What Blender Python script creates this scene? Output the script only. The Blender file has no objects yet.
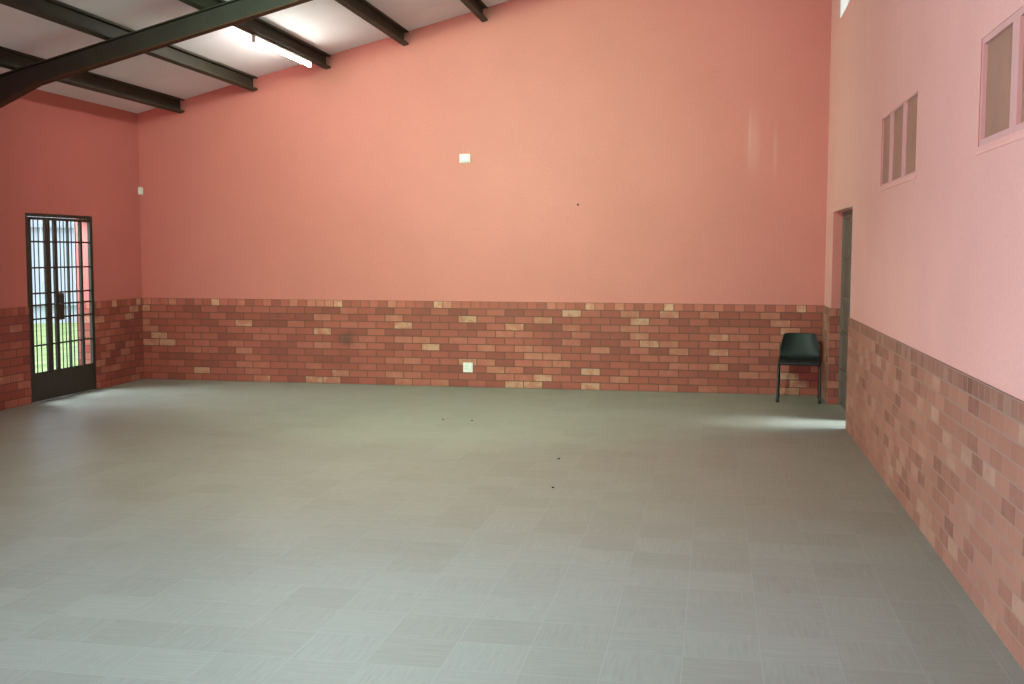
import bpy, bmesh, math, random
from mathutils import Vector, Matrix
random.seed(7)
SC = bpy.context.scene
COL = SC.collection
SC.view_settings.view_transform = 'Standard'
SC.view_settings.look = 'None'
SC.view_settings.gamma = 1.0
SC.view_settings.use_curve_mapping = False
SC.view_settings.exposure = 0.0

# ------------------------------------------------------------------ room measures (metres)
W = 8.272            # width of the hall along the far wall
LEN = 15.0          # length of the hall
Z0 = 3.30           # soffit height at the low side
SL = 0.256          # roof slope
T = 0.23            # wall thickness
DADO = 1.02         # top of the facebrick
HEAD = 0.935        # underside of the header course
def roof(x): return Z0 + SL * x

# ------------------------------------------------------------------ helpers
def tag(o, label=None, cat=None, group=None, kind=None):
    if label: o['label'] = label
    if cat: o['category'] = cat
    if group: o['group'] = group
    if kind: o['kind'] = kind
    return o

def link(name, bm, mats, parent=None, smooth=False):
    me = bpy.data.meshes.new(name)
    bmesh.ops.recalc_face_normals(bm, faces=bm.faces[:])
    bm.to_mesh(me); bm.free()
    for m in (mats if isinstance(mats, (list, tuple)) else [mats]): me.materials.append(m)
    if smooth:
        for p in me.polygons: p.use_smooth = True
    o = bpy.data.objects.new(name, me); COL.objects.link(o)
    if parent: o.parent = parent
    return o

def empty(name, loc, rz=0.0, parent=None):
    o = bpy.data.objects.new(name, None); COL.objects.link(o)
    o.location = loc; o.rotation_euler = (0, 0, rz); o.empty_display_size = 0.1
    if parent: o.parent = parent
    return o

def box(bm, a, b, bev=0.0):
    v = [bm.verts.new((x, y, z)) for z in (a[2], b[2]) for y in (a[1], b[1]) for x in (a[0], b[0])]
    fs = []
    for q in ((0, 2, 3, 1), (4, 5, 7, 6), (0, 1, 5, 4), (2, 6, 7, 3), (0, 4, 6, 2), (1, 3, 7, 5)):
        fs.append(bm.faces.new([v[i] for i in q]))
    if bev > 0:
        es = list({e for f in fs for e in f.edges})
        bmesh.ops.bevel(bm, geom=es, offset=bev, segments=2, affect='EDGES', profile=0.6)

def prism(bm, prof, axis_pts):
    """sweep a closed 2-D profile: axis_pts is a list of functions (a,b)->3-D point, one per station"""
    rings = [[bm.verts.new(f(a, b)) for a, b in prof] for f in axis_pts]
    n = len(prof)
    for r0, r1 in zip(rings, rings[1:]):
        for i in range(n):
            bm.faces.new((r0[i], r0[(i + 1) % n], r1[(i + 1) % n], r1[i]))
    bm.faces.new(rings[0]); bm.faces.new(rings[-1][::-1])

def tube(bm, pts, r, seg=12):
    pts = [Vector(p) for p in pts]
    rings = []
    up = None
    for i, p in enumerate(pts):
        d = (pts[min(i + 1, len(pts) - 1)] - pts[max(i - 1, 0)]).normalized()
        if up is None:
            up = Vector((0, 0, 1)) if abs(d.z) < 0.9 else Vector((1, 0, 0))
        s = d.cross(up).normalized(); up = s.cross(d).normalized()
        rr = r[i] if isinstance(r, (list, tuple)) else r
        rings.append([bm.verts.new(p + (s * math.cos(2 * math.pi * k / seg) + up * math.sin(2 * math.pi * k / seg)) * rr) for k in range(seg)])
    for r0, r1 in zip(rings, rings[1:]):
        for i in range(seg):
            bm.faces.new((r0[i], r0[(i + 1) % seg], r1[(i + 1) % seg], r1[i]))
    bm.faces.new(rings[0][::-1]); bm.faces.new(rings[-1])

# ------------------------------------------------------------------ materials
def new_mat(name, rough=0.7, spec=0.3):
    m = bpy.data.materials.new(name); m.use_nodes = True
    nt = m.node_tree; b = nt.nodes['Principled BSDF']
    b.inputs['Roughness'].default_value = rough
    b.inputs['Specular IOR Level'].default_value = spec
    return m, nt, b

def N(nt, t, **kw):
    n = nt.nodes.new(t)
    for k, v in kw.items():
        if k in n.inputs: n.inputs[k].default_value = v
        else: setattr(n, k, v)
    return n

def ramp(nt, stops, interp='LINEAR'):
    r = nt.nodes.new('ShaderNodeValToRGB'); cr = r.color_ramp; cr.interpolation = interp
    while len(cr.elements) < len(stops): cr.elements.new(0.5)
    for e, (p, c) in zip(cr.elements, stops): e.position = p; e.color = (*c, 1)
    return r

def mixc(nt, a, b, fac, mode='MIX'):
    m = nt.nodes.new('ShaderNodeMix'); m.data_type = 'RGBA'; m.blend_type = mode
    for sock, v in ((m.inputs[0], fac), (m.inputs[6], a), (m.inputs[7], b)):
        if hasattr(v, 'is_output'): nt.links.new(v, sock)
        elif isinstance(v, (int, float)): sock.default_value = v
        else: sock.default_value = (*v, 1)
    return m.outputs[2]

def spot(nt, coord, cu, cv, ru, rv, amount):
    """soft patch in metre UVs: 0..amount"""
    mp = N(nt, 'ShaderNodeMapping'); nt.links.new(coord, mp.inputs['Vector'])
    mp.inputs['Location'].default_value = (-cu / ru, -cv / rv, 0); mp.inputs['Scale'].default_value = (1 / ru, 1 / rv, 0)
    ln = N(nt, 'ShaderNodeVectorMath', operation='LENGTH'); nt.links.new(mp.outputs[0], ln.inputs[0])
    mr = N(nt, 'ShaderNodeMapRange'); mr.interpolation_type = 'SMOOTHSTEP'
    nt.links.new(ln.outputs['Value'], mr.inputs['Value'])
    mr.inputs['From Min'].default_value = 1.0; mr.inputs['From Max'].default_value = 0.1
    mr.inputs['To Min'].default_value = 0.0; mr.inputs['To Max'].default_value = amount
    return mr.outputs['Result']

def plaster(name, col, marks=()):
    m, nt, b = new_mat(name, 0.62, 0.22)
    uv = N(nt, 'ShaderNodeUVMap')
    n1 = N(nt, 'ShaderNodeTexNoise', Scale=1.3, Detail=5.0, Roughness=0.6); nt.links.new(uv.outputs[0], n1.inputs['Vector'])
    r = ramp(nt, [(0.3, tuple(c * 0.965 for c in col)), (0.7, tuple(c * 1.035 for c in col))]); nt.links.new(n1.outputs['Fac'], r.inputs[0])
    n3 = N(nt, 'ShaderNodeTexNoise', Scale=45.0, Detail=3.0); nt.links.new(uv.outputs[0], n3.inputs['Vector'])
    r3 = ramp(nt, [(0.3, (0.93, 0.93, 0.93)), (0.7, (1.0, 1.0, 1.0))]); nt.links.new(n3.outputs['Fac'], r3.inputs[0])
    c = mixc(nt, r.outputs[0], r3.outputs[0], 1.0, 'MULTIPLY')
    for cu, cv, ru, rv, am, mc in marks:
        c = mixc(nt, c, mc, spot(nt, uv.outputs[0], cu, cv, ru, rv, am))
    nt.links.new(c, b.inputs['Base Color'])
    n2 = N(nt, 'ShaderNodeTexNoise', Scale=160.0, Detail=4.0); nt.links.new(uv.outputs[0], n2.inputs['Vector'])
    bp = N(nt, 'ShaderNodeBump', Strength=0.12, Distance=0.004); nt.links.new(n2.outputs['Fac'], bp.inputs['Height'])
    nt.links.new(bp.outputs[0], b.inputs['Normal'])
    return m

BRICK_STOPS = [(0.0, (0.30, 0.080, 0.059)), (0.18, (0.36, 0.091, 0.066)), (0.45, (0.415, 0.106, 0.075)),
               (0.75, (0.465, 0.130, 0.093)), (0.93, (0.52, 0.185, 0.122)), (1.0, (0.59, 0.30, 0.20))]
LIT_SIDE_STOPS = [(0.0, (0.31, 0.138, 0.092)), (0.12, (0.405, 0.185, 0.122)), (0.45, (0.46, 0.215, 0.143)), (0.85, (0.50, 0.245, 0.163)), (1.0, (0.54, 0.32, 0.215))]  # same facebrick with the daylight on the high wall put into its tones
def brick(name, bw, rh, off, mortar_col, mortar=0.0055, marks=(), gain=1.0, stops=BRICK_STOPS):
    m, nt, b = new_mat(name, 0.75, 0.25)
    uv = N(nt, 'ShaderNodeUVMap')
    bt = nt.nodes.new('ShaderNodeTexBrick'); bt.offset = off
    for k, v in (('Scale', 1.0), ('Mortar Size', mortar), ('Mortar Smooth', 0.25), ('Brick Width', bw), ('Row Height', rh)): bt.inputs[k].default_value = v
    bt.inputs['Color1'].default_value = (0, 0, 0, 1); bt.inputs['Color2'].default_value = (1, 1, 1, 1); bt.inputs['Mortar'].default_value = (0.5, 0.5, 0.5, 1)
    nt.links.new(uv.outputs[0], bt.inputs['Vector'])
    n1 = N(nt, 'ShaderNodeTexNoise', Scale=9.0, Detail=5.0, Roughness=0.65); nt.links.new(uv.outputs[0], n1.inputs['Vector'])
    v = N(nt, 'ShaderNodeMath', operation='MULTIPLY_ADD'); nt.links.new(n1.outputs['Fac'], v.inputs[0]); v.inputs[1].default_value = 0.5; v.inputs[2].default_value = -0.25
    a = N(nt, 'ShaderNodeMath', operation='ADD'); nt.links.new(bt.outputs['Color'], a.inputs[0]); nt.links.new(v.outputs[0], a.inputs[1])
    r = ramp(nt, [(p, tuple(min(1, x * gain) for x in c)) for p, c in stops]); nt.links.new(a.outputs[0], r.inputs[0])
    n3 = N(nt, 'ShaderNodeTexNoise', Scale=0.9, Detail=3.0); nt.links.new(uv.outputs[0], n3.inputs['Vector'])
    r3 = ramp(nt, [(0.3, (0.85, 0.85, 0.86)), (0.7, (1.0, 1.0, 1.0))]); nt.links.new(n3.outputs['Fac'], r3.inputs[0])
    c = mixc(nt, r.outputs[0], r3.outputs[0], 1.0, 'MULTIPLY')
    c = mixc(nt, c, mortar_col, bt.outputs['Fac'])
    for cu, cv, ru, rv, am, mc in marks:
        c = mixc(nt, c, mc, spot(nt, uv.outputs[0], cu, cv, ru, rv, am))
    nt.links.new(c, b.inputs['Base Color'])
    n2 = N(nt, 'ShaderNodeTexNoise', Scale=70.0, Detail=4.0); nt.links.new(uv.outputs[0], n2.inputs['Vector'])
    h = N(nt, 'ShaderNodeMath', operation='MULTIPLY_ADD'); nt.links.new(n2.outputs['Fac'], h.inputs[0]); h.inputs[1].default_value = 0.25
    inv = N(nt, 'ShaderNodeMath', operation='SUBTRACT'); inv.inputs[0].default_value = 1.0; nt.links.new(bt.outputs['Fac'], inv.inputs[1])
    nt.links.new(inv.outputs[0], h.inputs[2])
    bp = N(nt, 'ShaderNodeBump', Strength=0.6, Distance=0.006); nt.links.new(h.outputs[0], bp.inputs['Height'])
    nt.links.new(bp.outputs[0], b.inputs['Normal'])
    return m

def plain(name, col, rough=0.5, spec=0.4, var=0.06, scale=8.0, metal=0.0):
    m, nt, b = new_mat(name, rough, spec)
    tc = N(nt, 'ShaderNodeTexCoord')
    n1 = N(nt, 'ShaderNodeTexNoise', Scale=scale, Detail=4.0); nt.links.new(tc.outputs['Object'], n1.inputs['Vector'])
    r = ramp(nt, [(0.3, tuple(c * (1 - var) for c in col)), (0.7, tuple(min(1, c * (1 + var)) for c in col))])
    nt.links.new(n1.outputs['Fac'], r.inputs[0]); nt.links.new(r.outputs[0], b.inputs['Base Color'])
    b.inputs['Metallic'].default_value = metal
    return m

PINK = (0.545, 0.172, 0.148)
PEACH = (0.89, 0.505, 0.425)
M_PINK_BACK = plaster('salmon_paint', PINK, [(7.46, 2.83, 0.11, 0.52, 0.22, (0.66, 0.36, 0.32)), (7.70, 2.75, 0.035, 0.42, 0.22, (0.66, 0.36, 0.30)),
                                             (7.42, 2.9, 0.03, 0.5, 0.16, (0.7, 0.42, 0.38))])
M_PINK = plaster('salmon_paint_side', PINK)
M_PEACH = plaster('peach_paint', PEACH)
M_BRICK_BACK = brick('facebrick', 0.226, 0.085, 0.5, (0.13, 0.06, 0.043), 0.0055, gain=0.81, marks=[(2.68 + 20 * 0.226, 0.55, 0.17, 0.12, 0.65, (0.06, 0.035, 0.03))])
M_BRICK_SIDE_LIT = brick('facebrick_side_lit', 0.226, 0.085, 0.5, (0.39, 0.255, 0.19), 0.005, stops=LIT_SIDE_STOPS)
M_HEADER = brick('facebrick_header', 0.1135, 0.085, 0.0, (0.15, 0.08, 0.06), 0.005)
M_HEADER_SIDE_LIT = brick('facebrick_header_side_lit', 0.1135, 0.085, 0.0, (0.36, 0.25, 0.19), 0.006, stops=[(p, tuple(x * 0.8 for x in c)) for p, c in LIT_SIDE_STOPS])
M_STEEL = plain('olive_steel_paint', (0.038, 0.037, 0.025), 0.6, 0.25, 0.2, 5.0)
M_RAFTER = plain('dark_rafter_paint', (0.021, 0.0165, 0.0125), 0.6, 0.25, 0.2, 5.0)
M_GATE = plain('green_black_gate_paint', (0.032, 0.033, 0.024), 0.5, 0.35, 0.15, 10.0)
M_DOOR = plain('sky_lit_door_paint', (0.15, 0.125, 0.10), 0.6, 0.3, 0.15, 6.0)  # door colour lightened to hold the sky light reaching it
M_RUST = plain('red_oxide_primer', (0.060, 0.022, 0.010), 0.7, 0.2, 0.2, 10.0)
M_CEIL = plain('ceiling_board', (0.76, 0.74, 0.79), 0.7, 0.2, 0.05, 1.2)
M_WHITE = plain('white_plastic', (0.66, 0.61, 0.58), 0.4, 0.4, 0.02)
M_ENAMEL = plain('white_enamel', (0.72, 0.70, 0.66), 0.35, 0.4, 0.02)
M_CHAIR = plain('black_green_plastic', (0.008, 0.012, 0.013), 0.5, 0.3, 0.1, 6.0)
M_LEG = plain('black_tube_steel', (0.012, 0.015, 0.012), 0.4, 0.4, 0.1)
M_GLASS = plain('brown_obscured_glass', (0.36, 0.215, 0.15), 0.45, 0.4, 0.08, 3.0)
M_FRAME = plain('pink_painted_frame', (0.72, 0.42, 0.38), 0.55, 0.3, 0.02)
M_DIRT = plain('dark_scrap', (0.02, 0.018, 0.012), 0.9, 0.1, 0.1)
M_PAVE = plain('pale_concrete', (0.52, 0.50, 0.46), 0.85, 0.1, 0.08, 2.0)

def floor_mat():
    m, nt, b = new_mat('vinyl_floor_tiles', 0.36, 0.42)
    uv = N(nt, 'ShaderNodeUVMap')
    TS = 0.305
    sc = N(nt, 'ShaderNodeVectorMath', operation='SCALE'); nt.links.new(uv.outputs[0], sc.inputs[0]); sc.inputs['Scale'].default_value = 1 / TS
    ck = N(nt, 'ShaderNodeTexChecker', Scale=1.0); nt.links.new(sc.outputs[0], ck.inputs['Vector'])
    # per-tile random value
    fl = N(nt, 'ShaderNodeVectorMath', operation='FLOOR'); nt.links.new(sc.outputs[0], fl.inputs[0])
    wn = N(nt, 'ShaderNodeTexWhiteNoise'); wn.noise_dimensions = '2D'; nt.links.new(fl.outputs[0], wn.inputs['Vector'])
    # grain runs one way on half of the tiles and the other way on the rest
    def grain(sx, sy):
        mp = N(nt, 'ShaderNodeMapping'); mp.inputs['Scale'].default_value = (sx, sy, 1); nt.links.new(uv.outputs[0], mp.inputs['Vector'])
        n = N(nt, 'ShaderNodeTexNoise', Scale=1.0, Detail=5.0, Roughness=0.6); nt.links.new(mp.outputs[0], n.inputs['Vector'])
        return n.outputs['Fac']
    g = nt.nodes.new('ShaderNodeMix'); g.data_type = 'FLOAT'
    nt.links.new(ck.outputs['Fac'], g.inputs[0]); nt.links.new(grain(5, 70), g.inputs[2]); nt.links.new(grain(70, 5), g.inputs[3])
    gr = ramp(nt, [(0.22, (0.235, 0.262, 0.222)), (0.5, (0.266, 0.300, 0.250)), (0.8, (0.30, 0.338, 0.288))]); nt.links.new(g.outputs[0], gr.inputs[0])
    tv = ramp(nt, [(0.0, (0.93, 0.92, 0.90)), (0.5, (0.98, 0.98, 0.98)), (1.0, (1.03, 1.03, 1.03))]); nt.links.new(wn.outputs['Value'], tv.inputs[0])
    c = mixc(nt, gr.outputs[0], tv.outputs[0], 1.0, 'MULTIPLY')
    # pale scuffs
    mp = N(nt, 'ShaderNodeMapping'); mp.inputs['Scale'].default_value = (2.2, 14, 1); mp.inputs['Rotation'].default_value = (0, 0, 0.12); nt.links.new(uv.outputs[0], mp.inputs['Vector'])
    n4 = N(nt, 'ShaderNodeTexNoise', Scale=1.6, Detail=6.0, Roughness=0.7); nt.links.new(mp.outputs[0], n4.inputs['Vector'])
    s4 = ramp(nt, [(0.62, (0, 0, 0)), (0.76, (0.35, 0.35, 0.35))]); nt.links.new(n4.outputs['Fac'], s4.inputs[0])
    c = mixc(nt, c, (0.41, 0.45, 0.41), s4.outputs[0])
    # joints
    bt = nt.nodes.new('ShaderNodeTexBrick'); bt.offset = 0.0
    for k, v in (('Scale', 1.0), ('Mortar Size', 0.0022), ('Mortar Smooth', 0.4), ('Brick Width', TS), ('Row Height', TS)): bt.inputs[k].default_value = v
    nt.links.new(uv.outputs[0], bt.inputs['Vector'])
    jf = N(nt, 'ShaderNodeMath', operation='MULTIPLY'); nt.links.new(bt.outputs['Fac'], jf.inputs[0]); jf.inputs[1].default_value = 0.55
    c = mixc(nt, c, (0.35, 0.39, 0.35), jf.outputs[0])
    nt.links.new(c, b.inputs['Base Color'])
    rr = N(nt, 'ShaderNodeMapRange'); nt.links.new(n4.outputs['Fac'], rr.inputs['Value'])
    rr.inputs['To Min'].default_value = 0.30; rr.inputs['To Max'].default_value = 0.5; nt.links.new(rr.outputs[0], b.inputs['Roughness'])
    bp = N(nt, 'ShaderNodeBump', Strength=0.1, Distance=0.002); nt.links.new(g.outputs[0], bp.inputs['Height']); nt.links.new(bp.outputs[0], b.inputs['Normal'])
    return m
M_FLOOR = floor_mat()

def emit(name, col, strength):
    m = bpy.data.materials.new(name); m.use_nodes = True
    nt = m.node_tree; nt.nodes.clear()
    e = nt.nodes.new('ShaderNodeEmission'); e.inputs[0].default_value = (*col, 1); e.inputs[1].default_value = strength
    o = nt.nodes.new('ShaderNodeOutputMaterial'); nt.links.new(e.outputs[0], o.inputs[0])
    return m
M_TUBE = emit('lit_tube', (1.0, 0.98, 0.86), 78.0)

# ------------------------------------------------------------------ walls
def wall_mesh(us, zs, solid, P, d0, d1, matidx=None, uoff=0.0, voff=0.0, top=None, jamb=None):
    """solid wall on a grid of cells. P(u,d,z)->point; d0 inner face, d1 outer face. Only outside faces are made, UVs in metres."""
    bm = bmesh.new(); uvl = bm.loops.layers.uv.new('UVMap')
    def zz(u, z): return top(u) if (top and z is zs[-1]) else z
    def face(pts, uvs, mi=0):
        f = bm.faces.new([bm.verts.new(p) for p in pts]); f.material_index = mi
        for l, t in zip(f.loops, uvs): l[uvl].uv = (t[0] + uoff, t[1] + voff)
    nu, nz = len(us) - 1, len(zs) - 1
    S = [[solid((us[i] + us[i + 1]) / 2, (zs[j] + zs[j + 1]) / 2) for j in range(nz)] for i in range(nu)]
    for i in range(nu):
        for j in range(nz):
            if not S[i][j]: continue
            u0, u1, za, zb = us[i], us[i + 1], zs[j], zs[j + 1]
            mi = matidx(za) if matidx else 0
            for d in (d0, d1):
                face([P(u0, d, zz(u0, za)), P(u1, d, zz(u1, za)), P(u1, d, zz(u1, zb)), P(u0, d, zz(u0, zb))],
                     [(u0, zz(u0, za)), (u1, zz(u1, za)), (u1, zz(u1, zb)), (u0, zz(u0, zb))], mi)
            for di, u in ((-1, u0), (1, u1)):
                if not (0 <= i + di < nu) or not S[i + di][j]:
                    face([P(u, d0, zz(u, za)), P(u, d1, zz(u, za)), P(u, d1, zz(u, zb)), P(u, d0, zz(u, zb))],
                         [(u, za), (u + abs(d1 - d0), za), (u + abs(d1 - d0), zz(u, zb)), (u, zz(u, zb))], mi if jamb is None else jamb)
            for dj, z in ((-1, za), (1, zb)):
                if not (0 <= j + dj < nz) or not S[i][j + dj]:
                    face([P(u0, d0, zz(u0, z)), P(u1, d0, zz(u1, z)), P(u1, d1, zz(u1, z)), P(u0, d1, zz(u0, z))],
                         [(u0, z), (u1, z), (u1, z + abs(d1 - d0)), (u0, z + abs(d1 - d0))], mi)
    bmesh.ops.remove_doubles(bm, verts=bm.verts[:], dist=1e-5)
    return bm

def no_open(u, z): return True
def open_test(rects):
    def s(u, z): return not any(a < u < b and c < z < d for a, b, c, d in rects)
    return s
def cuts(lo, hi, rects, k):
    v = {lo, hi}
    for r in rects: v.update(x for x in r[k:k + 2] if lo < x < hi)
    return sorted(v)

LD = (-2.365, -1.09, 0.0, 2.0)           # gate opening in the near-side wall
RD = (-2.43, -0.75, 0.0, 2.03)           # doorway in the high wall
WIN = [(-5.62, -4.13, 2.10, 2.60), (-9.10, -7.30, 2.10, 2.60)]
CLE = [(-2.40, -0.87, 3.98, 4.85)]

def make_wall(name, P, u0, u1, rects, ztop, mat, label, mats_dado, top=None, proud=0.012, uoff=0.0, jamb_mats=None):
    zs = [z for z in cuts(DADO, ztop, rects, 2)]
    w = link(name, wall_mesh(cuts(u0, u1, rects, 0), zs, open_test(rects), P, 0.0, T, top=top, jamb=1 if jamb_mats else None), [mat] + ([jamb_mats[0]] if jamb_mats else []))
    tag(w, label, 'wall', kind='structure')
    low = [r for r in rects if r[2] < DADO]
    d = link('brick_dado', wall_mesh(cuts(u0, u1, low, 0), [0.0, HEAD, DADO], open_test(low), P, -proud, T,
                                     matidx=lambda z: 1 if z > 0.5 else 0, uoff=uoff, jamb=2 if jamb_mats else None), mats_dado + ([jamb_mats[1]] if jamb_mats else []), w)
    d['label'] = 'reddish facebrick dado with a header course on top'
    return w

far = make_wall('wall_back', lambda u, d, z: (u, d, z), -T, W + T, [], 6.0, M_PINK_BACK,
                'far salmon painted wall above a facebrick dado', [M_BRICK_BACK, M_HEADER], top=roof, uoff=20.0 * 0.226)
make_wall('wall_left', lambda u, d, z: (-d, u, z), -LEN, 0.0, [LD], Z0, M_PINK,
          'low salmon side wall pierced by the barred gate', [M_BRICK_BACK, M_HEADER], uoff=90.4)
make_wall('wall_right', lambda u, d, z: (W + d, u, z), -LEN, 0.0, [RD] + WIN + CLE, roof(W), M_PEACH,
          'high peach side wall with slit windows above facebrick', [M_BRICK_SIDE_LIT, M_HEADER_SIDE_LIT], uoff=90.4, jamb_mats=(M_PINK, M_BRICK_BACK))
make_wall('wall_rear', lambda u, d, z: (u, -LEN - d, z), -T, W + T, [], 6.0, M_PINK,
          'salmon wall behind the photographer', [M_BRICK_BACK, M_HEADER], top=roof, uoff=90.4)

# floor
bm = bmesh.new(); uvl = bm.loops.layers.uv.new('UVMap')
box(bm, (-T, -LEN - T, -0.12), (W + T, T, 0.0))
for f in bm.faces:
    for l in f.loops: l[uvl].uv = (l.vert.co.x + 30.5 + 0.05, l.vert.co.y + 30.5)
tag(link('floor', bm, M_FLOOR), 'grey green vinyl tile floor, worn and scuffed', 'floor', kind='structure')

# ceiling
bm = bmesh.new()
xa, xb = -T - 0.05, W + T + 0.05
prism(bm, [(xa, roof(xa)), (xb, roof(xb)), (xb, roof(xb) + 0.06), (xa, roof(xa) + 0.06)],
      [lambda a, b: (a, -LEN - T, b), lambda a, b: (a, T, b)])
tag(link('ceiling', bm, M_CEIL), 'sloping pale grey ceiling boards over the purlins', 'ceiling', kind='structure')

# ------------------------------------------------------------------ roof steel
PB = Z0 - 0.158      # purlin underside at x = 0
def purlin_bm():
    """lipped channel lying along y, open towards +x; origin at the lower front lip"""
    bm = bmesh.new()
    h, fl, lip, t = 0.155, 0.062, 0.020, 0.0045
    prof = [(0, 0), (0, lip), (-t, lip), (-t, t), (-fl + t, t), (-fl + t, h - t), (-t, h - t), (-t, h - lip), (0, h - lip), (0, h), (-fl, h), (-fl, 0)]
    prism(bm, prof, [lambda a, b: (a, -LEN + 0.02, b + SL * a), lambda a, b: (a, -0.006, b + SL * a)])
    return bm
pur_labels = ['dark steel roof purlin closest to the low wall', 'dark steel roof purlin, second from the low wall',
              'dark steel roof purlin with the lit fluorescent tube beside it', 'dark steel roof purlin just upslope of the lit tube',
              'dark steel roof purlin meeting the far wall highest in view']
p0 = link('roof_purlin', purlin_bm(), M_STEEL)
PX = [0.629, 1.583, 2.511, 3.474, 4.420]
for i, x in enumerate(PX):
    o = p0 if i == 0 else p0.copy()
    if i: COL.objects.link(o)
    o.location = (x, 0, PB + SL * x)
    tag(o, pur_labels[i], 'roof beam', 'steel purlins under the ceiling', 'thing')

# rafter: I-section under the purlins, deepened where it meets the low wall
RY = -3.28
rafter = empty('roof_rafter', (0, RY, 0))
tag(rafter, 'heavy dark steel rafter crossing beneath the purlins', 'roof beam', kind='thing')
def rtop(x): return PB + SL * x - 0.001
def rbot(x):
    d = 0.195
    if x < 0.80: d += (0.80 - x) * 0.20
    return rtop(x) - d
xs = [0.012, 0.3, 0.55, 0.8, 2.0, 4.0, 6.0, W - 0.005]
bm = bmesh.new()
tf = 0.011
for lo, hi, hw in ((lambda x: rtop(x) - tf, rtop, 0.05), (lambda x: rbot(x) + tf, lambda x: rtop(x) - tf, 0.004)):
    rings = [[bm.verts.new(v) for v in ((x, -hw, lo(x)), (x, hw, lo(x)), (x, hw, hi(x)), (x, -hw, hi(x)))] for x in xs]
    for a, b in zip(rings, rings[1:]):
        for k in range(4): bm.faces.new((a[k], a[(k + 1) % 4], b[(k + 1) % 4], b[k]))
    bm.faces.new(rings[0]); bm.faces.new(rings[-1][::-1])
link('web', bm, M_RAFTER, rafter)
bm = bmesh.new()
rings = [[bm.verts.new(v) for v in ((x, -0.05, rbot(x)), (x, 0.05, rbot(x)), (x, 0.05, rbot(x) + tf), (x, -0.05, rbot(x) + tf))] for x in xs]
for a, b in zip(rings, rings[1:]):
    for k in range(4): bm.faces.new((a[k], a[(k + 1) % 4], b[(k + 1) % 4], b[k]))
bm.faces.new(rings[0]); bm.faces.new(rings[-1][::-1])
o = link('bottom_flange', bm, M_RUST, rafter); o['label'] = 'rusty brown bottom flange'
# steel post carrying the rafter at the low wall
bm = bmesh.new()
x0, ch = 0.014, rbot(0.012)
for a, b in (((x0, -0.05), (x0 + 0.009, 0.05)), ((x0 + 0.111, -0.05), (x0 + 0.12, 0.05)), ((x0 + 0.009, -0.004), (x0 + 0.111, 0.004))):
    box(bm, (a[0], a[1], 0.0), (b[0], b[1], ch if a[0] < x0 + 0.05 and b[1] > 0.01 else ch - 0.001))
box(bm, (x0, -0.09, 0.0), (x0 + 0.19, 0.09, 0.012))
o = link('post', bm, M_RAFTER, rafter)

# ------------------------------------------------------------------ fluorescent light
def fluorescent(y0, y1, x, z, label):
    root = empty('fluorescent_light', (x, (y0 + y1) / 2, z))
    L = (y1 - y0) / 2
    bm = bmesh.new(); box(bm, (-0.022, -L, 0.024), (0.022, L, 0.047), 0.004); link('batten', bm, M_ENAMEL, root)
    bm = bmesh.new(); tube(bm, [(0, -L + 0.02, 0), (0, -L + 0.03, 0), (0, L - 0.03, 0), (0, L - 0.02, 0)], [0.014, 0.019, 0.019, 0.014], 16)
    o = link('tube', bm, M_TUBE, root, True); o['label'] = 'glowing white tube'
    for s in (-1, 1):
        bm = bmesh.new(); box(bm, (-0.019, min(s * L, s * (L - 0.018)), -0.026), (0.019, max(s * L, s * (L - 0.018)), 0.04), 0.004)
        link('lamp_holder', bm, M_WHITE, root)
    # hanger clip fixing the batten to the purlin web
    for s in (-0.55, 0.55):
        bm = bmesh.new(); box(bm, (-0.012, s * L - 0.012, 0.046), (0.012, s * L + 0.012, 0.0545)); link('clip', bm, M_ENAMEL, root)
    tag(root, label, 'ceiling light', 'fluorescent tubes along the purlin')
    return root
TX = PX[2] - 0.032
fluorescent(-2.20, -0.62, TX, PB + SL * TX - 0.058, 'lit fluorescent tube on a white batten beside a purlin')

# ------------------------------------------------------------------ windows in the high wall
def slit_window(n, r, label, muls, pane_mat, inset, fw):
    y0, y1, z0, z1 = r
    root = empty('window_%d' % n, (W, (y0 + y1) / 2, z0))
    tag(root, label, 'window', kind='structure')
    yc = (y0 + y1) / 2
    bm = bmesh.new()      # painted frame: head, foot, ends and uprights between the lights
    xi, xo = 0.004, inset + 0.045
    for a, b in ((y0, y0 + fw), (y1 - fw, y1)): box(bm, (xi, a - yc, 0), (xo, b - yc, z1 - z0))
    for a, b in muls: box(bm, (xi, a - yc, fw), (xo, b - yc, z1 - z0 - fw))
    box(bm, (xi, y0 - yc + fw, 0), (xo, y1 - yc - fw, fw)); box(bm, (xi, y0 - yc + fw, z1 - z0 - fw), (xo, y1 - yc - fw, z1 - z0))
    link('frame', bm, M_FRAME, root)
    edges = sorted([y0 + fw] + [v for m in muls for v in m] + [y1 - fw])
    for a, b in zip(edges[0::2], edges[1::2]):
        bm = bmesh.new(); box(bm, (inset, a - yc - 0.002, fw - 0.002), (inset + 0.006, b - yc + 0.002, z1 - z0 - fw + 0.002)); link('pane', bm, pane_mat, root)
    bm = bmesh.new(); box(bm, (-0.007, y0 - 0.03 - yc, -0.038), (0.003, y1 + 0.03 - yc, -0.024), 0.003); link('sill', bm, M_PEACH_SILL, root)
    return root
M_PEACH_SILL = plain('peach_sill', PEACH, 0.6, 0.25, 0.02)
slit_window(1, WIN[0], 'three light slit window with brown panes nearer the doorway', [(WIN[0][1] - 0.50, WIN[0][1] - 0.37), (WIN[0][1] - 1.05, WIN[0][1] - 0.93)], M_GLASS, 0.012, 0.010)
slit_window(2, WIN[1], 'three light slit window with brown panes cut by the picture edge', [(WIN[1][1] - 0.66, WIN[1][1] - 0.55), (WIN[1][1] - 1.25, WIN[1][1] - 1.14)], M_GLASS, 0.022, 0.030)
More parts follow.
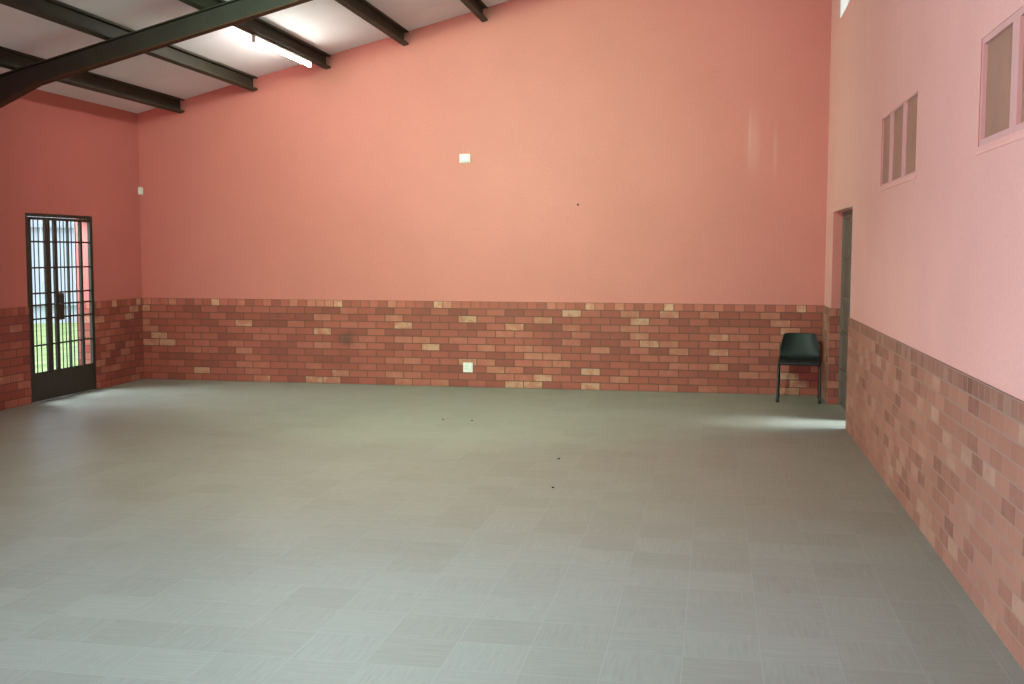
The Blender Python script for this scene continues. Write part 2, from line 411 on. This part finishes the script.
# high clerestory window: clear glass, pale frame
mg, nt, b = new_mat('clear_glass', 0.02, 0.5)
b.inputs['Transmission Weight'].default_value = 1.0; b.inputs['Base Color'].default_value = (0.95, 0.97, 0.97, 1); b.inputs['IOR'].default_value = 1.05
r = CLE[0]
root = empty('window_4', (W, (r[0] + r[1]) / 2, r[2])); yc = (r[0] + r[1]) / 2
tag(root, 'bright clerestory window high over the doorway', 'window', kind='structure')
bm = bmesh.new()
for a, b_ in ((r[0], r[0] + 0.035), (yc - 0.0175, yc + 0.0175), (r[1] - 0.035, r[1])): box(bm, (0.003, a - yc, 0), (0.09, b_ - yc, r[3] - r[2]))
for a, b_ in ((0, 0.035), (r[3] - r[2] - 0.035, r[3] - r[2])): box(bm, (0.052, r[0] + 0.035 - yc, a), (0.088, r[1] - 0.035 - yc, b_))
link('frame', bm, M_ENAMEL, root)
for a, b_ in ((r[0] + 0.03, yc - 0.012), (yc + 0.012, r[1] - 0.03)):
    bm = bmesh.new(); box(bm, (0.068, a - yc, 0.03), (0.072, b_ - yc, r[3] - r[2] - 0.03)); link('pane', bm, mg, root)

# ------------------------------------------------------------------ barred steel gate (door_1) in the low wall
def grille(bm, verts, hors, y0, y1, z0, z1, thin=()):
    for y, w in verts: box(bm, (-0.030, y - w / 2, z0), (-0.004, y + w / 2, z1))
    for z, w in hors: box(bm, (-0.026, y0, z - w / 2), (-0.008, y1, z + w / 2))
    for y in thin: box(bm, (-0.021, y - 0.005, z0), (-0.013, y + 0.005, z1))

door = empty('door_1', (0, LD[0], 0)); tag(door, 'dark green barred steel gate onto the lawn', 'gate', kind='structure')
def ly(y): return y - LD[0]
bm = bmesh.new()
yA, yB = 0.002, LD[1] - LD[0] - 0.002
box(bm, (-0.05, yA, 0.0), (-0.002, yA + 0.028, 1.998)); box(bm, (-0.05, yB - 0.028, 0.0), (-0.002, yB, 1.998)); box(bm, (-0.05, yA + 0.028, 1.965), (-0.002, yB - 0.028, 1.998))
link('gate_frame', bm, M_GATE, door)
HZ = [(1.70, 0.018), (1.424, 0.018), (1.152, 0.018), (1.026, 0.018), (0.88, 0.018), (0.597, 0.018)]
ymid = ly(-1.955)
# narrow leaf
leaf = empty('leaf', (0, 0, 0), parent=door)
bm = bmesh.new()
a, b_ = yA + 0.030, ymid + 0.012
grille(bm, [(a + 0.012, 0.024), (ly(-2.275), 0.022), (b_ - 0.035, 0.07)], HZ + [(1.945, 0.03)], a + 0.024, b_ - 0.07, 0.30, 1.96, [ly(-2.12), ly(-2.20)])
link('grille', bm, M_GATE, leaf)
bm = bmesh.new(); box(bm, (-0.024, a, 0.003), (-0.010, b_, 0.31)); link('kick_plate', bm, M_GATE, leaf)
# wide leaf
leaf = empty('leaf', (0, 0, 0), parent=door)
bm = bmesh.new()
a, b_ = ymid + 0.016, yB - 0.030
grille(bm, [(a + 0.008, 0.016), (ly(-1.82), 0.055), (ly(-1.575), 0.018), (ly(-1.325), 0.045), (b_ - 0.011, 0.022)], HZ + [(1.945, 0.03)], a + 0.016, b_ - 0.022, 0.30, 1.96,
       [ly(-1.72), ly(-1.65), ly(-1.50), ly(-1.42)])
link('grille', bm, M_GATE, leaf)
bm = bmesh.new(); box(bm, (-0.024, a, 0.003), (-0.010, b_, 0.31)); link('kick_plate', bm, M_GATE, leaf)
bm = bmesh.new(); box(bm, (-0.042, ly(-1.80), 0.85), (0.004, ly(-1.70), 1.14), 0.005); lk = link('lock_box', bm, M_GATE, leaf)
bm = bmesh.new(); tube(bm, [(0.004, ly(-1.74), 1.03), (0.04, ly(-1.74), 1.03), (0.045, ly(-1.745), 1.03), (0.045, ly(-1.85), 1.03)], 0.008, 8); link('handle', bm, M_GATE, lk, True)

# ------------------------------------------------------------------ doorway in the high wall (door_2)
door = empty('door_2', (W, RD[0], 0)); tag(door, 'narrow looking steel doorway near the chair with light spilling in', 'door', kind='structure')
L = RD[1] - RD[0]
bm = bmesh.new()
fx0, fx1 = 0.095, 0.145
box(bm, (fx0, 0.002, 0), (fx1, 0.034, 2.028)); box(bm, (fx0, L - 0.034, 0), (fx1, L - 0.002, 2.028)); box(bm, (fx0, 0.034, 1.994), (fx1, L - 0.034, 2.028))
link('door_frame', bm, M_DOOR, door)
leaf = empty('leaf', (0.12, L - 0.036, 0), parent=door)       # shut leaf: sheet steel below and above rails
bm = bmesh.new()
lw = 1.13
box(bm, (-0.004, -lw, 0.012), (0.002, 0, 1.99))
for z in (0.012, 0.36, 0.75, 1.12, 1.55, 1.955): box(bm, (-0.018, -lw, z), (-0.004, 0, z + 0.035))
for y in (-lw, -lw / 2 - 0.017, -0.035): box(bm, (-0.017, y, 0.047), (-0.004, y + 0.035, 1.955))
link('panel', bm, M_DOOR, leaf)
leaf = empty('leaf', (0.147, 0.030, 0), -math.pi / 2 + 0.0, parent=door)       # open leaf folded outwards
bm = bmesh.new()
lw2 = 0.50
box(bm, (-0.004, 0, 0.012), (0.002, lw2, 1.99))
for z in (0.012, 0.36, 0.75, 1.12, 1.55, 1.955): box(bm, (0.002, 0, z), (0.016, lw2, z + 0.035))
link('panel', bm, M_DOOR, leaf)

# ------------------------------------------------------------------ chair
def chair(loc, rz):
    root = empty('plastic_chair', loc, rz)
    tag(root, 'black moulded plastic chair on tube legs against the brick corner', 'chair')
    # shell: profile (front lip -> seat -> curve -> back), facing -y
    prof = [(-0.215, 0.408, 0.205), (-0.222, 0.428, 0.214), (-0.205, 0.444, 0.218), (-0.12, 0.442, 0.221), (0.0, 0.434, 0.221), (0.10, 0.430, 0.219), (0.155, 0.437, 0.217),
            (0.185, 0.465, 0.216), (0.200, 0.510, 0.214), (0.212, 0.57, 0.208), (0.224, 0.622, 0.197), (0.236, 0.675, 0.184), (0.245, 0.712, 0.175), (0.248, 0.724, 0.170)]
    bm = bmesh.new()
    nu = 12
    rows = []
    for i, (y, z, hw) in enumerate(prof):
        row = []
        back = max(0.0, min(1.0, (z - 0.45) / 0.15)); seat = 1 - back
        for k in range(nu + 1):
            s = -1 + 2 * k / nu
            e = abs(s) ** 2.6
            yy = y - back * 0.045 * e
            zz = z + seat * (0.016 * e if i > 2 else -0.004 * e) - (0.010 * abs(s) ** 6 if i == len(prof) - 1 else 0)
            row.append(bm.verts.new((s * hw, yy, zz)))
        rows.append(row)
    for r0, r1 in zip(rows, rows[1:]):
        for k in range(nu): bm.faces.new((r0[k], r0[k + 1], r1[k + 1], r1[k]))
    sh = link('seat_shell', bm, M_CHAIR, root, True)
    md = sh.modifiers.new('thick', 'SOLIDIFY'); md.thickness = 0.008; md.offset = 0
    md = sh.modifiers.new('smooth', 'SUBSURF'); md.levels = 1; md.render_levels = 2
    # four legs, each an inverted L joining the side rail
    for sx in (-1, 1):
        for sy in (-1, 1):
            bm = bmesh.new()
            ytop, yfoot = (-0.17, -0.205) if sy < 0 else (0.155, 0.215)
            tube(bm, [(sx * 0.218, yfoot, 0.004), (sx * 0.218, yfoot, 0.02), (sx * 0.214, ytop - sy * 0.0, 0.385), (sx * 0.208, ytop - sy * 0.012, 0.405), (sx * 0.196, ytop - sy * 0.03, 0.412)],
                 [0.0145, 0.0140, 0.0140, 0.0135, 0.012], 12)
            lg = link('leg', bm, M_LEG, root, True)
            bm = bmesh.new(); tube(bm, [(sx * 0.218, yfoot, 0.0), (sx * 0.218, yfoot, 0.004), (sx * 0.218, yfoot, 0.03)], [0.015, 0.017, 0.017], 12)
            link('foot_cap', bm, M_CHAIR, lg, True)
    for sx in (-1, 1):
        bm = bmesh.new(); tube(bm, [(sx * 0.196, -0.15, 0.412), (sx * 0.196, 0.0, 0.411), (sx * 0.196, 0.13, 0.412)], 0.011, 10); link('side_rail', bm, M_LEG, root, True)
    bm = bmesh.new(); tube(bm, [(-0.196, -0.06, 0.411), (0.196, -0.06, 0.411)], 0.009, 10); link('cross_rail', bm, M_LEG, root, True)
    return root
chair((7.978, -0.50, 0.0), -0.075)

# ------------------------------------------------------------------ small fittings
def fitting(name, loc, w, h, label, cat, socket=False):
    root = empty(name, loc); tag(root, label, cat)
    bm = bmesh.new(); box(bm, (-w / 2, -0.012, -h / 2), (w / 2, 0.0, h / 2), 0.004); link('faceplate', bm, M_WHITE, root)
    if socket:
        bm = bmesh.new(); box(bm, (0.018, -0.017, 0.012), (0.042, -0.011, 0.042), 0.002); link('rocker_switch', bm, M_ENAMEL, root)
        for px, pz in ((-0.02, 0.012), (-0.034, -0.016), (-0.006, -0.016)):
            bm = bmesh.new(); tube(bm, [(px, -0.0135, pz), (px, -0.010, pz)], 0.004, 10); link('pin_hole', bm, M_LEG, root)
    else:
        bm = bmesh.new(); box(bm, (-w / 2 + 0.012, -0.035, -h / 2 + 0.012), (w / 2 - 0.012, -0.010, h / 2 - 0.012), 0.006); link('cover', bm, M_WHITE, root)
    return root
fitting('wall_box', (4.148, 0.0, 2.70), 0.125, 0.100, 'small white blank box high on the far salmon wall', 'wall box')
fitting('wall_socket', (4.187, -0.012, 0.235), 0.118, 0.118, 'white square socket low on the facebrick under the white box', 'socket', True)

root = empty('motion_sensor', (0.0, 0.0, 2.30)); tag(root, 'tiny white motion sensor tucked into the corner of two salmon walls', 'motion sensor')
bm = bmesh.new()
prism(bm, [(0.004, -0.004), (0.004, -0.045), (0.012, -0.055), (0.055, -0.012), (0.045, -0.004)],
      [lambda a, b: (a * 0.75, b * 0.75, 0.0), lambda a, b: (a, b, 0.012), lambda a, b: (a, b, 0.085), lambda a, b: (a * 0.8, b * 0.8, 0.097)])
link('body', bm, M_WHITE, root)
bm = bmesh.new()
prism(bm, [(0.018, -0.050), (0.050, -0.018), (0.052, -0.028), (0.044, -0.042), (0.028, -0.052)], [lambda a, b: (a, b, 0.015), lambda a, b: (a * 1.06, b * 1.06, 0.03), lambda a, b: (a, b, 0.045)])
link('lens', bm, M_ENAMEL, root)

root = bmesh.new(); tube(root, [(0, 0, 0), (0, -0.02, 0.004), (0, -0.026, 0.005)], [0.006, 0.006, 0.011], 8)
o = link('wall_nail', root, M_DIRT, None, True); o.location = (5.488, 0.0, 2.15)
tag(o, 'dark nail in the far salmon wall, mid height between box and doorway', 'nail')

# scraps on the floor
scr = [(4.526, -2.629, 'tiny dark scrap on the floor in front of the white socket'),
       (4.811, -2.636, 'tiny dark scrap on the floor just towards the chair from the one before the socket'),
       (5.895, -4.418, 'tiny dark scrap on the floor in the middle of the hall'),
       (6.002, -5.487, 'tiny dark scrap on the floor, the one closest to the photographer')]
for k, (x, y, lb) in enumerate(scr):
    bm = bmesh.new(); bmesh.ops.create_icosphere(bm, subdivisions=2, radius=0.010)
    for v in bm.verts:
        v.co *= 1 + random.uniform(-0.3, 0.3); v.co.z = max(0.0, v.co.z * 0.45 + 0.004)
    o = link('floor_scrap', bm, M_DIRT); o.location = (x, y, 0)
    tag(o, lb, 'scrap', 'dark scraps on the floor')

# ------------------------------------------------------------------ outside
def lawn_mat():
    m, nt, b = new_mat('lawn', 0.9, 0.1)
    tc = N(nt, 'ShaderNodeTexCoord')
    n1 = N(nt, 'ShaderNodeTexNoise', Scale=3.0, Detail=6.0); nt.links.new(tc.outputs['Object'], n1.inputs['Vector'])
    r = ramp(nt, [(0.3, (0.13, 0.19, 0.06)), (0.7, (0.26, 0.30, 0.14))]); nt.links.new(n1.outputs['Fac'], r.inputs[0]); nt.links.new(r.outputs[0], b.inputs['Base Color'])
    return m
M_LAWN = lawn_mat()
bm = bmesh.new(); box(bm, (-45, -25, -0.16), (-T - 0.9, 40, -0.06))
tag(link('lawn', bm, M_LAWN), 'sunlit green lawn seen through the gate', 'lawn', kind='structure')
bm = bmesh.new(); box(bm, (-T - 0.9, -15.3, -0.16), (-T, 0.3, -0.03))
tag(link('apron', bm, M_PAVE), 'pale concrete apron outside the gate', 'paving', kind='structure')
bm = bmesh.new(); box(bm, (W + T, -15.3, -0.16), (W + T + 14, 6, -0.02))
tag(link('yard', bm, M_PAVE), 'pale concrete yard outside the doorway', 'paving', kind='structure')
# boundary wall of upright pales at the far side of the lawn
M_PALE = plain('pale_blue_grey_wall', (0.42, 0.46, 0.53), 0.8, 0.2, 0.08, 0.6)
fence = empty('boundary_fence', (-8.0, 10.6, -0.06), math.radians(-57.7))
tag(fence, 'pale blue grey paling fence across the lawn beyond the gate', 'fence')
bm = bmesh.new()
for k in range(-60, 61): box(bm, (-0.02, k * 0.24, 0.0), (0.02, k * 0.24 + 0.228, 2.6 + (0.05 if k % 2 else 0)))
link('pales', bm, M_PALE, fence)['kind'] = 'stuff'
bm = bmesh.new()
for z in (0.4, 2.2): box(bm, (0.022, -14.5, z), (0.07, 14.6, z + 0.1))
link('rail', bm, M_PALE, fence)

# ------------------------------------------------------------------ light
w = bpy.data.worlds.new('hazy_sky'); SC.world = w; w.use_nodes = True
nt = w.node_tree; bg = nt.nodes['Background']
tc = N(nt, 'ShaderNodeTexCoord'); sp = N(nt, 'ShaderNodeSeparateXYZ'); nt.links.new(tc.outputs['Generated'], sp.inputs[0])
r = ramp(nt, [(0.0, (0.55, 0.60, 0.66)), (0.08, (0.80, 0.87, 0.95)), (0.5, (0.62, 0.78, 1.0))]); nt.links.new(sp.outputs['Z'], r.inputs[0])
nt.links.new(r.outputs[0], bg.inputs[0]); bg.inputs[1].default_value = 2.6

def area(name, loc, target, sx, sy, power, col, spread=math.pi):
    l = bpy.data.lights.new(name, 'AREA'); l.shape = 'RECTANGLE'; l.size = sx; l.size_y = sy; l.energy = power; l.color = col; l.spread = spread
    o = bpy.data.objects.new(name, l); COL.objects.link(o); o.location = loc
    o.rotation_euler = (Vector(target) - Vector(loc)).to_track_quat('-Z', 'Y').to_euler()
    return o
def sun(name, d, strength, angle, col):
    l = bpy.data.lights.new(name, 'SUN'); l.energy = strength; l.angle = angle; l.color = col
    o = bpy.data.objects.new(name, l); COL.objects.link(o); o.location = (12, -3, 8)
    o.rotation_euler = Vector(d).to_track_quat('-Z', 'Y').to_euler()
    return o
SUN = sun('sun', (-0.55, 0.0, -0.95), 7.0, math.radians(24), (0.92, 0.97, 1.0))
# added bluish fill for assumed, unbuilt windows of the low wall beside the photographer
area('assumed_window_fill', (0.05, -11.4, 1.25), (8, -9.8, 2.7), 2.6, 0.9, 440, (0.39, 0.79, 1.0), math.radians(130))
# added reddish fill in front of the closed rear wall, warming the hall
area('rear_red_fill', (2.6, -14.9, 1.6), (7.0, 0, 4.5), 3.0, 1.4, 385, (1.0, 0.55, 0.50), math.radians(130))
# unseen lamp added above the gate head to make the glow on the floor
area('gate_floor_fill', (-1.35, -1.75, 2.75), (0.9, -2.0, 0.0), 1.4, 1.2, 270, (0.84, 0.92, 1.0))
# unseen fills standing in for further fluorescents, added to brighten far wall and floor
area('far_wall_fill', (4.5, -8.0, 3.75), (4.5, 0.0, 2.4), 1.5, 0.3, 172, (0.53, 0.95, 0.68), math.radians(74))
area('floor_fill', (4.6, -4.9, 4.2), (4.6, -4.9, 0.0), 0.3, 1.5, 66, (0.90, 1.0, 0.84), math.radians(120))
area('floor_fill_rear', (5.75, -8.7, 4.5), (5.75, -8.7, 0.0), 0.3, 1.5, 42, (0.55, 0.80, 1.0), math.radians(80))

# ------------------------------------------------------------------ camera
cam = bpy.data.cameras.new('camera'); co = bpy.data.objects.new('camera', cam); COL.objects.link(co)
yaw, pitch, roll, F = -0.1802, -0.0802, 0.0028, 1114.35
f = Vector((math.sin(yaw) * math.cos(pitch), math.cos(yaw) * math.cos(pitch), math.sin(pitch)))
rt = Vector((math.cos(yaw), -math.sin(yaw), 0)); up = rt.cross(f)
r2 = rt * math.cos(roll) + up * math.sin(roll); u2 = -rt * math.sin(roll) + up * math.cos(roll)
mtx = Matrix((r2, u2, -f)).transposed().to_4x4(); mtx.translation = Vector((7.0675, -12.910, 1.6))
co.matrix_world = mtx
cam.sensor_fit = 'HORIZONTAL'; cam.sensor_width = 36.0; cam.lens = F * 36.0 / 1024.0
cam.clip_start = 0.05; cam.clip_end = 200
SC.camera = co
